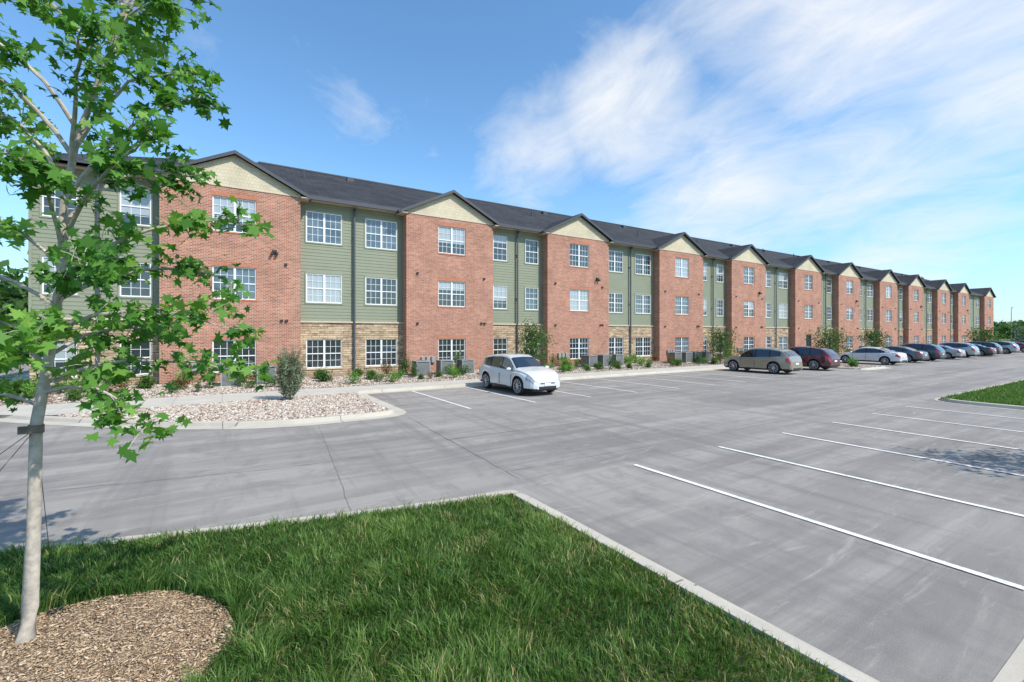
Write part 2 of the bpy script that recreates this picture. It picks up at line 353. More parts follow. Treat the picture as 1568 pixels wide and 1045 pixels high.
def section(x0,x1,ww,units,ins=.36):
    cols=[(x0+ins,x0+ins+ww),(x1-ins-ww,x1-ins)]
    H=[(a,b,c,d) for a,b in cols for c,d in floors]
    up=[h for h in H if h[2]>3.2]; lo=[h for h in H if h[2]<3.2]
    sidingwall(x0,x1,3.27,ZE-.05,up,YR)
    for a,b,c,d in up:
        det.box(a-.07,a-.002,YR-.036,YR-.001,c-.07,d+.07,3); det.box(b+.002,b+.07,YR-.036,YR-.001,c-.07,d+.07,3)
        det.box(a-.002,b+.002,YR-.034,YR-.001,d+.002,d+.09,3); det.box(a-.002,b+.002,YR-.04,YR-.001,c-.07,c-.002,3)
    holed(stn,x0,x1,ZB,3.2,lo,YR-.06,.1)
    det.box(x0,x1,YR-.13,YR+.01,3.2,3.275,1)
    for k,(a,b,c,d) in enumerate(H): window(a,b,c,d,YR-.008 if c>3 else YR-.01,units,k%3)
    for a,b,c,d in lo: det.box(a-.06,b+.06,YR-.11,YR-.0,c-.08,c-.001,1)
    xm=(x0+x1)/2
    det.box(xm-.05,xm+.05,YR-.20,YR-.135,.32,9.7,0); det.box(xm-.05,xm+.05,YR-.42,YR-.20,9.55,9.66,0)
    for z in (2.0,5.0,8.0): det.box(xm-.07,xm+.07,YR-.205,YR-.03,z,z+.04,0)
    det.box(x0-.2,x1+.2,26.33,26.46,9.72,9.86,0)
    det.box(x0,x1,26.462,YR+.02,9.74,9.79,2)
    det.box(x0,x1,YR-.034,YR-.002,9.58,9.738,3)
    win.box(x0,x1,YR+.1,YR+.12,ZB,ZE,4)
for i,x0 in enumerate(starts):
    x1=x0+BW; xc=(x0+x1)/2; H=[(xc-.92,xc+.92,c,d) for c,d in floors]
    door=(i==5)
    if door: H[0]=(xc-.6,xc+.6,.3,2.5)
    holed(brick,x0,x1,ZB,9.8,H,Y0,.12)
    brick.poly([(x0,YR+.1,ZB),(x0,Y0,ZB),(x0,Y0,9.8),(x0,YR+.1,9.8)]); brick.poly([(x1,Y0,ZB),(x1,YR+.1,ZB),(x1,YR+.1,9.8),(x1,Y0,9.8)])
    win.box(x0+.02,x1-.02,Y0+.16,Y0+.18,ZB,9.8,4)
    for k,(a,b,c,d) in enumerate(H):
        if door and k==0:
            win.box(a,b,Y0+.07,Y0+.11,c,d,1); win.box(a,a+.09,Y0+.04,Y0+.069,c,d,5); win.box(b-.09,b,Y0+.04,Y0+.069,c,d,5); win.box(xc-.04,xc+.04,Y0+.04,Y0+.069,c,d,5); win.box(a+.09,b-.09,Y0+.041,Y0+.069,d-.1,d,5)
        else:
            window(a,b,c,d,Y0+.06,2,k); 
            det.box(a-.05,b+.05,Y0-.025,Y0+.05,c-.075,c-.001,4)
        det.box(a-.08,b+.08,Y0-.006,Y0+.02,d+.002,d+.2,4)
    gw=3.38; zp=11.40; ze=9.72; yf=26.06
    gab.poly([(x0,Y0-.004,9.80),(x1,Y0-.004,9.80),(x1,Y0-.004,9.87),(xc,Y0-.004,zp-.06),(x0,Y0-.004,9.87)])
    det.box(x0-.01,x1+.01,Y0-.03,Y0-.006,9.72,9.80,2)
    for s in (-1,1):
        A=(xc,yf,zp);Bk=(xc,30.6,zp);C=(xc+s*gw,yf,ze);D=(xc+s*gw,26.75,ze); t=.10
        roof.hexa([A,Bk,D,C,(A[0],A[1],A[2]+t),(Bk[0],Bk[1],Bk[2]+t),(D[0],D[1],D[2]+t),(C[0],C[1],C[2]+t)])
        A2=(xc,yf-.03,zp+.09);C2=(xc+s*gw,yf-.03,ze+.09); h=.17
        det.hexa([(A2[0],yf-.03,A2[2]-h),(A2[0],yf-.002,A2[2]-h),(C2[0],yf-.002,C2[2]-h),(C2[0],yf-.03,C2[2]-h),(A2[0],yf-.03,A2[2]),(A2[0],yf-.002,A2[2]),(C2[0],yf-.002,C2[2]),(C2[0],yf-.03,C2[2])],0)
        xg=xc+s*gw; det.box(min(xg,xg+s*.1),max(xg,xg+s*.1),yf,26.6,ze-.06,ze+.08,0)
        xa=xc+s*BW/2; det.box(min(xa,xg),max(xa,xg),yf,26.9,ze-.06,ze-.02,2)
    if i%2==0: 
        det.box(x1-1.32,x1-1.12,Y0-.12,Y0-.002,6.72,6.84,5); det.box(x1-1.38,x1-1.28,Y0-.22,Y0-.05,6.60,6.72,5); det.box(x1-1.16,x1-1.06,Y0-.22,Y0-.05,6.60,6.72,5)
    for dx,z in ((.62,6.15),(.62,3.15),(BW-.75,6.1),(BW-.95,3.2),(BW-.72,3.2)): det.box(x0+dx,x0+dx+.12,Y0-.09,Y0-.002,z,z+.11,5)
sec=[(-6.78,starts[0],1.12,1)]
for i in range(len(starts)-1):
    a=starts[i]+BW; b=starts[i+1]; sec.append((a,b,1.85,2) if b-a>5 else (a,b,1.12,1))
sec[-1]=(starts[-2]+BW,starts[-1],1.85,2)
for s in sec: section(*s)
XL=-6.78; XR=129.2
for X in (XL,XR):
    pitch=.178; z=3.27
    stn.poly([(X,YR-.06,ZB),(X,45.6,ZB),(X,45.6,3.27),(X,YR-.06,3.27)])
    s=-1 if X==XL else 1
    while z<ZE:
        sid.poly([(X+s*.02,YR-.02,z),(X+s*.02,45.6,z),(X,45.6,min(z+pitch,ZE)),(X,YR-.02,min(z+pitch,ZE))]); z+=pitch
    if X==XL: det.box(X-.04,X+.06,YR-.045,YR-.021,3.28,9.7,3)
sid.poly([(XL,45.6,ZB),(XR,45.6,ZB),(XR,45.6,ZE),(XL,45.6,ZE)])
brick.box(XR-.5,XR,Y0+.3,YR+.2,ZB,9.8)
ey=26.44; by=46.1; ry=36.27; rz=14.3; xl=XL-.5; xr=XR+.5; hr=9.4; e=9.83; t=.12
def slab(P):
    roof.poly([(p[0],p[1],p[2]+t) for p in P]); roof.poly([p for p in P][::-1])
slab([(xl,ey,e),(xr,ey,e),(xr-hr,ry,rz),(xl+hr,ry,rz)]); slab([(xr,by,e),(xl,by,e),(xl+hr,ry,rz),(xr-hr,ry,rz)])
slab([(xl,by,e),(xl,ey,e),(xl+hr,ry,rz)]); slab([(xr,ey,e),(xr,by,e),(xr-hr,ry,rz)])
det.box(xl-.03,xl-.001,ey,by,9.72,9.97,0); det.box(xl,XL-.002,ey,by,9.74,9.78,2); det.box(xl-.03,starts[0]-.2,ey-.11,ey-.001,9.725,9.965,0)
det.box(starts[0],xr,ey-.02,ey+.02,9.86,9.96,0)
for k in range(14):
    x=4.6+k*9.3+random.uniform(-1.5,1.5); y=random.uniform(30,34.5); z=9.95+(y-26.44)*.4547
    roof.tube([(x,y,z-.1),(x,y,z+.55)],[.05,.05],8,1)
    x+=random.uniform(2.5,4); y=34.8; z=9.95+(y-26.44)*.4547; roof.box(x-.22,x+.22,y-.2,y+.2,z-.1,z+.2,1)
roof.box(xl+hr,xr-hr,ry-.14,ry+.14,rz+.08,rz+.16,1)
brick.obj('brick_bays',[M['brick']],B); sid.obj('green_siding',[M['siding']],B); stn.obj('stone_wainscot',[M['stone']],B)
win.obj('windows',[M['white'],M['gl_dark'],M['gl_mid'],M['gl_blind'],M['black'],M['trim']],B)
trimgreen=simple('green_trim',(.245,.26,.18),.6,var=.05)
det.obj('trim_gutters_sills',[M['trim'],M['cap'],simple('soffit_beige',(.54,.46,.34),.7,var=.05),trimgreen,M['sill'],M['black']],B)
roof.obj('roof',[M['shingle_roof'],M['trim']],B); gab.obj('gable_siding',[M['gable']],B)
def gz(y): return .10+max(0,(y-22.5))/4.6*.208
# ------------------------------------------------------------------ AC units
def ac_mesh():
    m=MB(); w=.40; h=.82
    m.box(-.46,.46,-.46,.46,0,.06,2); m.box(-w+.03,w-.03,-w+.03,w-.03,.06,h-.02,1)
    for sx in(-1,1):
        for sy in(-1,1): m.box(min(sx*w,sx*(w-.05)),max(sx*w,sx*(w-.05)),min(sy*w,sy*(w-.05)),max(sy*w,sy*(w-.05)),.06,h,0)
    for k in range(13):
        z=.1+k*.053; m.box(-w+.05,w-.05,-w+.008,-w+.022,z,z+.026,0); m.box(-w+.05,w-.05,w-.022,w-.008,z,z+.026,0)
        m.box(-w+.008,-w+.022,-w+.05,w-.05,z,z+.026,0); m.box(w-.022,w-.008,-w+.05,w-.05,z,z+.026,0)
    m.box(-w-.01,w+.01,-w-.01,w+.01,h,h+.05,0); m.tube([(0,0,h+.05),(0,0,h+.075)],[.3,.27],20,1)
    for k in range(8):
        a=k*math.pi/4; m.tube([(0,0,h+.08),(.29*math.cos(a),.29*math.sin(a),h+.07)],[.01,.01],5,0)
    return m.mesh('ac_unit',[M['acmetal'],M['acdark'],M['conc']])
acm=ac_mesh()
for x in (.35,1.75,9.55,11.0,12.3,22.0,23.4,24.7,31.2,32.5,33.8,35.1,44.0,45.4,56.0,57.4,66.0,67.4):
    o=bpy.data.objects.new('air_conditioner_unit',acm); o.location=(x,24.7+random.uniform(-.15,.15),gz(24.7)-.01); o.rotation_euler=(0,0,random.uniform(-.06,.06)); link(o)
mt=MB()
for i,x0 in enumerate(starts[:8]):
    for k in range(3): mt.box(x0+.9+k*.32,x0+1.12+k*.32,Y0-.14,Y0-.003,.85,1.2,0)
mt.obj('utility_boxes',[M['acmetal']],B)
# ------------------------------------------------------------------ foliage
def orient(n,bias=(0,0,.6)):
    N=rng.normal(size=(n,3))*.8+np.array(bias); N/=np.linalg.norm(N,axis=1,keepdims=True)
    T=rng.normal(size=(n,3)); T-=N*(T*N).sum(1,keepdims=True); T/=np.linalg.norm(T,axis=1,keepdims=True)
    return N,T,np.cross(N,T)
MAPLE=np.array([(0,-.5),(.12,-.18),(.5,-.28),(.36,.02),(.62,.30),(.24,.26),(0,.72),(-.24,.26),(-.62,.30),(-.36,.02),(-.5,-.28),(-.12,-.18)])
OVAL=np.array([(0,-.5),(.26,-.05),(0,.5),(-.26,-.05)])
def leaves(name,P,size,shape,mat,parent=None,bias=(0,0,.6),rnd=None):
    P=np.asarray(P); n=len(P); k=len(shape); N,T,Bn=orient(n,bias)
    s=size*rng.uniform(.6,1.3,n)
    curl=-(np.abs(shape[:,0])**1.5)*.35-np.maximum(shape[:,1],0)*.25
    V=P[:,None,:]+s[:,None,None]*(shape[None,:,0,None]*T[:,None,:]+shape[None,:,1,None]*Bn[:,None,:]+curl[None,:,None]*N[:,None,:])
    F=np.arange(n*k).reshape(n,k); r=rng.uniform(0,1,n) if rnd is None else np.clip(rnd+rng.normal(0,.16,n),0,1)
    return np_mesh(name,V.reshape(-1,3),F,np.repeat(r,k),mat,parent)
RV=Vector((.8464,-.5326,0)); FV=Vector((.5326,.8464,0))
def fg_tree():
    base=Vector((-1.34,5.24,.12)); E=empty('maple_tree'); tr=MB(); pts=[];tones=[]
    prof=[(0,0,.066),(.01,.25,.052),(.05,.9,.044),(.11,1.75,.039),(.17,2.3,.036),(.27,2.95,.031),(.33,3.5,.027),(.42,4.05,.023),(.60,4.6,.019),(.82,5.2,.015),(1.0,5.9,.011),(1.08,6.5,.006)]
    T=[base+RV*a+FV*(.03*math.sin(3*h))+Vector((0,0,h)) for a,h,r in prof]; tr.tube(T,[p[2] for p in prof],14)
    def at(h):
        for i in range(len(prof)-1):
            if prof[i][1]<=h<=prof[i+1][1]:
                f=(h-prof[i][1])/(prof[i+1][1]-prof[i][1]); return T[i].lerp(T[i+1],f)
        return T[-1]
    spec=[(2.0,-12,.95,-.08),(2.1,15,1.4,.12),(2.2,150,1.1,.2),(2.3,-55,.9,.25),(2.3,70,1.0,.25),(2.4,200,1.2,.3),(2.5,2,1.45,.15),(2.65,-30,1.1,.4),(2.85,110,1.0,.5),(2.9,8,1.35,.65),(3.0,180,1.2,.6),
          (3.2,-15,1.15,.8),(3.35,60,.9,.8),(3.5,5,1.05,1.0),(3.6,165,1.0,.9),(3.8,-45,.8,.9),(3.95,25,.75,.9),(4.1,205,.9,.9),(4.35,-5,.6,.9),(4.5,100,.6,.8),(4.6,175,.9,.9),
          (4.9,20,.5,.7),(5.1,150,.8,.8),(5.4,0,.45,.7),(5.5,210,.6,.7),(1.9,185,1.0,.05),(2.0,100,.8,.1),(5.9,60,.4,.5),(6.2,160,.4,.4),(3.9,-150,.9,.8),(2.7,-165,1.1,.35),(2.75,25,1.2,.35),(3.15,-60,.8,.6)]
    for h,az,L,rise in spec:
        az=R(az+random.uniform(-8,8)); d=RV*math.cos(az)+FV*math.sin(az); P0=at(h); n=8; P=[];rr=[]
        for k in range(n+1):
            t=k/n; P.append(P0+d*L*t+Vector((0,0,rise*(t**.8)+.12*math.sin(t*3)-.15*t*t))+Vector((random.gauss(0,.02),random.gauss(0,.02),random.gauss(0,.015)))*t); rr.append(.015*(1-t)**.8+.003)
        tr.tube(P,rr,6); tone=random.uniform(.2,.78)
        for k in range(2,n+1):
            if k<3 and L<1: continue
            for _ in range(3 if k<n else 5):
                dd=(d*random.uniform(-.1,1)+RV*random.gauss(0,.7)+FV*random.gauss(0,.7)+Vector((0,0,random.gauss(.1,.5)))).normalized(); tl=random.uniform(.10,.32)
                Q=P[k]+dd*tl; tr.tube([P[k],P[k].lerp(Q,.5)+Vector((0,0,.02)),Q],[.004,.003,.0015],4,cap=False)
                t2=tone+random.gauss(0,.15)
                for _ in range(random.randint(5,10)):
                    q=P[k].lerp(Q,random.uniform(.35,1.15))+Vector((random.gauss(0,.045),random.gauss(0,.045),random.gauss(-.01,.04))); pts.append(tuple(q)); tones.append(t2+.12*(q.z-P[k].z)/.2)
    tr.obj('trunk_and_limbs',[M['bark']],E,smooth=60)
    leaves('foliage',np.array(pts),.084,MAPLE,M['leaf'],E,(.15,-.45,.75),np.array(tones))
    c=at(1.72); s=MB(); s.tube([c+Vector((0,0,-.03)),c+Vector((0,0,.03))],[.048,.048],14); s.box(c.x-.09,c.x+.06,c.y-.065,c.y-.045,c.z-.03,c.z+.03)
    for g_ in ((-3.2,5.0,.1),(-1.6,7.0,.1),(-2.2,3.8,.1)): s.tube([c,Vector(g_)],[.003,.003],5)
    s.obj('tree_tie',[M['bark2']],E)
fg_tree()
def small_tree(loc,h,cr,n=2600,ls=.14,nm='ornamental_tree',mat='leaf2'):
    E=empty(nm,loc); tr=MB(); pts=[];tn=[]
    lean=random.uniform(-.1,.1); tr.tube([(0,0,-.05),(lean*.3,0,h*.3),(lean,.02,h*.6),(lean,0,h*.93)],[.055*h/3,.045*h/3,.03*h/3,.008],8)
    for k in range(15):
        a=k*2.4+random.uniform(-.3,.3); hh=h*(.22+.6*k/15); f=1-abs((k/15)-.4)*.8; L=cr*f*random.uniform(.75,1.1)
        e=Vector((lean+L*math.cos(a),L*math.sin(a),hh+L*random.uniform(.3,.7))); s=Vector((lean*.5,0,hh)); tr.tube([s,s.lerp(e,.5)+Vector((0,0,.05)),e],[.02,.014,.004],5,cap=False)
        tone=random.uniform(.15,.85); cn=n//15
        for c in range(3):
            cc=s.lerp(e,.4+.3*c)+Vector([random.gauss(0,.08*cr) for _ in range(3)]); m=cn//3
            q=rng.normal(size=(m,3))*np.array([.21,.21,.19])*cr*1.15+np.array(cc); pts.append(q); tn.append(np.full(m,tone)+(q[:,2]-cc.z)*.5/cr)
    P=np.concatenate(pts); tt=np.concatenate(tn); kk=P[:,2]>.18*h; P=P[kk]; t_=tt[kk]
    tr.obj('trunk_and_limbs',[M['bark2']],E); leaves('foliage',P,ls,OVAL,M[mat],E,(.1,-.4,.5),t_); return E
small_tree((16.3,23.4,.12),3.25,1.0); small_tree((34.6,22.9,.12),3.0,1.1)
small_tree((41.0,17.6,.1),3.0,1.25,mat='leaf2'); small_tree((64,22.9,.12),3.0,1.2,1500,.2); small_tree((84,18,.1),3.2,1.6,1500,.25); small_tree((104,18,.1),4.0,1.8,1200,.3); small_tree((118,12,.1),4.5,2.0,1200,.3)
def juniper(loc,h,r):
    E=empty('juniper_shrub',loc); tr=MB(); pts=[];tn=[]
    tr.tube([(0,0,-.05),(0,0,h*.8)],[.05,.01],7)
    for k in range(150):
        z0=random.uniform(.02,.62)*h; a=random.uniform(0,6.28); rr=r*(math.sin(min(1,z0/h*1.15+.18)*math.pi)**.6)*random.uniform(.55,1.1); tip=Vector((rr*math.cos(a),rr*math.sin(a),z0+h*random.uniform(.16,.36))); s=Vector((rr*.3*math.cos(a),rr*.3*math.sin(a),z0))
        if tip.z>h: tip.z=h*random.uniform(.93,1.03); tip.x*=.4; tip.y*=.4
        tr.tube([s,tip],[.008,.002],4,cap=False); tone=random.uniform(.1,.9)
        for j in range(42):
            t=random.uniform(.1,1.05); q=s.lerp(tip,t)+Vector((random.gauss(0,.035),random.gauss(0,.035),random.gauss(0,.04))); pts.append(tuple(q)); tn.append(tone)
    tr.obj('stems',[M['bark2']],E); leaves('foliage',np.array(pts),.075,OVAL*np.array([.6,1.4]),M['leaf3'],E,(.2,-.6,.4),np.array(tn))
juniper((2.14,19.0,.1),2.1,.55)
def shrub_mesh(name,r,h,mat,n,ls,spiky=False):
    pts=[];tn=[]
    for c in range(9):
        a=random.uniform(0,6.28); d=r*random.uniform(.1,.75); cc=np.array([d*math.cos(a),d*math.sin(a),h*random.uniform(.3,.75)]); q=rng.normal(size=(n//9,3))*np.array([.27*r,.27*r,.22*h])+cc
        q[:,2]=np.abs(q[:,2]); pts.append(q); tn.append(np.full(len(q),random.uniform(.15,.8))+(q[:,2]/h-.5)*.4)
    o=leaves(name,np.concatenate(pts),ls,OVAL*np.array([.5,1.8]) if spiky else OVAL,M[mat],None,(0,0,.5),np.concatenate(tn)); me=o.data; bpy.data.objects.remove(o); return me
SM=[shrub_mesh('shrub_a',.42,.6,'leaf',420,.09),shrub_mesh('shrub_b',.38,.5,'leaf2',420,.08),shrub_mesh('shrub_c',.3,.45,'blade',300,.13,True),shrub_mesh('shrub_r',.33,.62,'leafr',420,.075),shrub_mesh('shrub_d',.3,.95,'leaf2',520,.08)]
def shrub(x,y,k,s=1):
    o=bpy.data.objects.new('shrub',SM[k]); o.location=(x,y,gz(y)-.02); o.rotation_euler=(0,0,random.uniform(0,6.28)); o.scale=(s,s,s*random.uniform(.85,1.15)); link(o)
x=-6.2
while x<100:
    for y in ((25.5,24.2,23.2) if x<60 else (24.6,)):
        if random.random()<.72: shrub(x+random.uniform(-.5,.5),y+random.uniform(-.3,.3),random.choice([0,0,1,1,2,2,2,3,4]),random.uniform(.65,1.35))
    x+=1.15 if x<60 else 1.6
shrub(-1.4,24.2,3,1.2)
for _ in range(14): shrub(random.uniform(-8.5,-3.2),random.uniform(24.2,26.3),random.choice([0,1,2]),random.uniform(.7,1.2))
for q in ((40,15.6,2),(41.5,16.2,0),(39.6,18.6,2),(42,19,1)): shrub(*q)
# ------------------------------------------------------------------ stones
def stones(name,P,s,mat,flat=.6,el=1.0):
    n=len(P); b=np.array([(1,0,0),(0,1,0),(-1,0,0),(0,-1,0),(0,0,1),(0,0,-1)],float)
    f=np.array([(0,1,4),(1,2,4),(2,3,4),(3,0,4),(1,0,5),(2,1,5),(3,2,5),(0,3,5)])
    a=rng.uniform(0,6.28,n); ca,sa=np.cos(a),np.sin(a); S=np.stack([s*rng.uniform(.8,1.3,n)*el,s*rng.uniform(.6,1,n),s*rng.uniform(.5,1,n)*flat],1)
    V=(b[None]+rng.normal(0,.22,(n,6,3)))*S[:,None,:]; x=V[...,0]*ca[:,None]-V[...,1]*sa[:,None]; y=V[...,0]*sa[:,None]+V[...,1]*ca[:,None]
    V=np.stack([x,y,V[...,2]],2)+P[:,None,:]; F=(f[None]+6*np.arange(n)[:,None,None]).reshape(-1,3)
    return np_mesh(name,V.reshape(-1,3),F,np.repeat(rng.uniform(0,1,n),6),mat)
def inpoly(P,poly):
    x,y=P[:,0],P[:,1]; c=np.zeros(len(P),bool); n=len(poly)
    for i in range(n):
        x1,y1=poly[i];x2,y2=poly[(i+1)%n]
        k=((y1>y)!=(y2>y))&(x<(x2-x1)*(y-y1)/(y2-y1+1e-12)+x1)
        c^=k
    return c
isl=[p for p in inn2 if p[0]<5.05 and p[1]<19.0]+[(4.7,19.85),(-3.2,19.45),(-4.2,19.2)]
P=np.stack([rng.uniform(-6,5,26000),rng.uniform(14,20.0,26000)],1); P=P[inpoly(P,isl)]
P3=np.concatenate([P,np.full((len(P),1),.115)],1); stones('river_rocks',P3,rng.uniform(.03,.075,len(P3)),M['stones'])
n=26000; P=np.stack([rng.uniform(-7,1,n)+rng.uniform(0,1,n)**1.5*34,rng.uniform(22.45,26.2,n)],1)
P3=np.concatenate([P,(.115+np.maximum(0,P[:,1]-22.5)/4.6*.208)[:,None]],1); stones('river_rocks',P3,rng.uniform(.03,.07,n),M['stones'])
P=np.stack([rng.uniform(38.6,42.8,2500),rng.uniform(14.6,20.4,2500)],1); stones('river_rocks',np.concatenate([P,np.full((2500,1),.11)],1),rng.uniform(.04,.08,2500),M['stones'])
# mulch mound
mc=(-1.08,4.60); mr=1.13; MH=.06
mm=MB(); nr,na=10,40; rows=[]
for i in range(nr+1):
    rr=mr*i/nr; rows.append([(mc[0]+rr*(1+.05*math.sin(3*a/na*6.28))*math.cos(a/na*6.283),mc[1]+rr*(1+.05*math.sin(3*a/na*6.28))*math.sin(a/na*6.283),.098+MH*(math.cos(rr/mr*math.pi)*.5+.5)+random.gauss(0,.005)) for a in range(na)])
for i in range(nr):
    for a in range(na): mm.poly([rows[i][a],rows[i+1][a],rows[i+1][(a+1)%na],rows[i][(a+1)%na]])
mm.obj('mulch_ring',[M['mulch']])
def chips(n,s0,s1,el):
    rr=mr*1.02*np.sqrt(rng.uniform(0,1,n)); aa=rng.uniform(0,6.283,n)
    P=np.stack([mc[0]+rr*np.cos(aa),mc[1]+rr*np.sin(aa),.102+MH*(np.cos(np.minimum(rr/mr,1)*math.pi)*.5+.5)+rng.uniform(0,.012,n)],1)
    stones('mulch_chips',P,rng.uniform(s0,s1,n),M['chips'],.35,el)
chips(20000,.003,.009,2.2); chips(3500,.006,.016,2.6)
# ------------------------------------------------------------------ grass
def vnoise(P,sc,seed):
    r=np.random.default_rng(seed); G=r.uniform(0,1,(64,64)); q=P*sc; i=np.floor(q).astype(int); f=q-i; f=f*f*(3-2*f)
    g=lambda a,b:G[(i[:,0]+a)%64,(i[:,1]+b)%64]
    return (g(0,0)*(1-f[:,0])+g(1,0)*f[:,0])*(1-f[:,1])+(g(0,1)*(1-f[:,0])+g(1,1)*f[:,0])*f[:,1]
def grass(name,P,h,w,z,tone,lean=None):
    n=len(P); a=rng.uniform(0,6.283,n); T=np.stack([np.cos(a),np.sin(a),np.zeros(n)],1); la=rng.uniform(0,6.283,n) if lean is None else lean+rng.normal(0,1.2,n); ln=rng.uniform(.1,.85,n)*h
    L=np.stack([np.cos(la)*ln,np.sin(la)*ln,np.zeros(n)],1); B0=np.concatenate([P,np.full((n,1),z)],1); up=np.array([0,0,1.])
    p1=B0+L*.3+up*(h*.55)[:,None]; p2=B0+L+up*(h*rng.uniform(.7,1,n))[:,None]; ww=w[:,None]*T
    V=np.stack([B0-ww,B0+ww,p1+ww*.8,p1-ww*.8,p2+ww*.12,p2-ww*.12],1); F=np.array([(0,1,2,3),(3,2,4,5)])[None]+6*np.arange(n)[:,None,None]
    return np_mesh(name,V.reshape(-1,3),F.reshape(-1,4),np.repeat(tone,6),M['blade'])
n=300000; P=np.stack([rng.uniform(-5,3.85,n),rng.uniform(.4,9.2,n)],1)
d=.5326*P[:,0]+.8464*P[:,1]; poly=[p for p in inn if p[0]<3.9 and p[1]<12.5]; poly=[(3.79,.2)]+poly+[(-9,.2)]
k=inpoly(P,poly)&(d>2.7)&(rng.uniform(0,1,n)<np.clip(6.2/d-.35,.25,1))
rm=np.hypot(P[:,0]-mc[0],P[:,1]-mc[1]); k&=(rm>mr*.93+.14*vnoise(P,3,5)); P=P[k]; rm=rm[k]; d=d[k]
c1=vnoise(P,1.1,1); c2=vnoise(P,4.5,2); c3=vnoise(P,.7,3); c4=vnoise(P,11,9)
tall=np.clip((c2*.6+c4*.4-.5)*4,0,1)
h=.045+.045*c1+.11*tall*rng.uniform(.3,1,len(P))*(.4+c1)+.08*np.exp(-((rm-mr)/.3)**2)+.07*rng.uniform(0,1,len(P))**4; edge=3.79-P[:,0]; h*=np.where(edge<.25,.75,1)
tone=np.clip(-.02+.2*c2+.5*c3+.22*c4*tall+.15*c1+rng.normal(0,.24,len(P)),0,.93); dry=(rng.uniform(0,1,len(P))<.03+.16*np.exp(-(edge/.35)**2)*c1*2+.16*(vnoise(P,2.3,14)>.70)); tone[dry]=1
grass('grass',P,h,rng.uniform(.0018,.0036,len(P))*(1+.12*d),.094,tone,vnoise(P,2.0,21)*12)
n=26000; P=np.stack([22.9+rng.uniform(0,1,n)**1.4*25,rng.uniform(1.3,6.25,n)],1); P=P[(P[:,0]>23.3)&(P[:,0]<47.5)]
grass('grass',P,rng.uniform(.06,.13,len(P)),np.full(len(P),.012),.094,np.clip(rng.normal(.5,.22,len(P)),0,.93))
# ------------------------------------------------------------------ cars
SUV=dict(L=4.68,W=.93,top=[(-2.34,.80),(-2.30,.98),(-2.20,1.16),(-1.85,1.46),(-1.6,1.55),(-1.0,1.625),(-.3,1.65),(.2,1.62),(.5,1.53),(1.12,1.13),(1.4,1.08),(1.8,1.01),(2.08,.91),(2.26,.75),(2.34,.58)],
  belt=[(-2.34,.72),(-2.2,.98),(-1.9,1.13),(-1.2,1.07),(0,1.00),(1.0,.96),(1.6,.94),(2.0,.84),(2.2,.72),(2.34,.5)],rear=(-2.2,-1.85),ws=(.48,1.12),side=(-1.72,.92),pil=[-.08,-1.02],wh=(1.42,-1.33),wr=.37)
SED=dict(L=4.8,W=.91,top=[(-2.40,.74),(-2.34,.95),(-2.1,1.03),(-1.7,1.08),(-1.1,1.33),(-.6,1.43),(0,1.45),(.3,1.42),(.5,1.36),(1.2,.99),(1.7,.91),(2.1,.80),(2.32,.66),(2.40,.5)],
  belt=[(-2.4,.68),(-2.2,.90),(-1.7,.98),(0,.92),(1.1,.88),(1.7,.82),(2.1,.72),(2.4,.45)],rear=(-1.75,-.95),ws=(.42,1.2),side=(-1.35,.95),pil=[-.05,-1.0],wh=(1.45,-1.38),wr=.33)
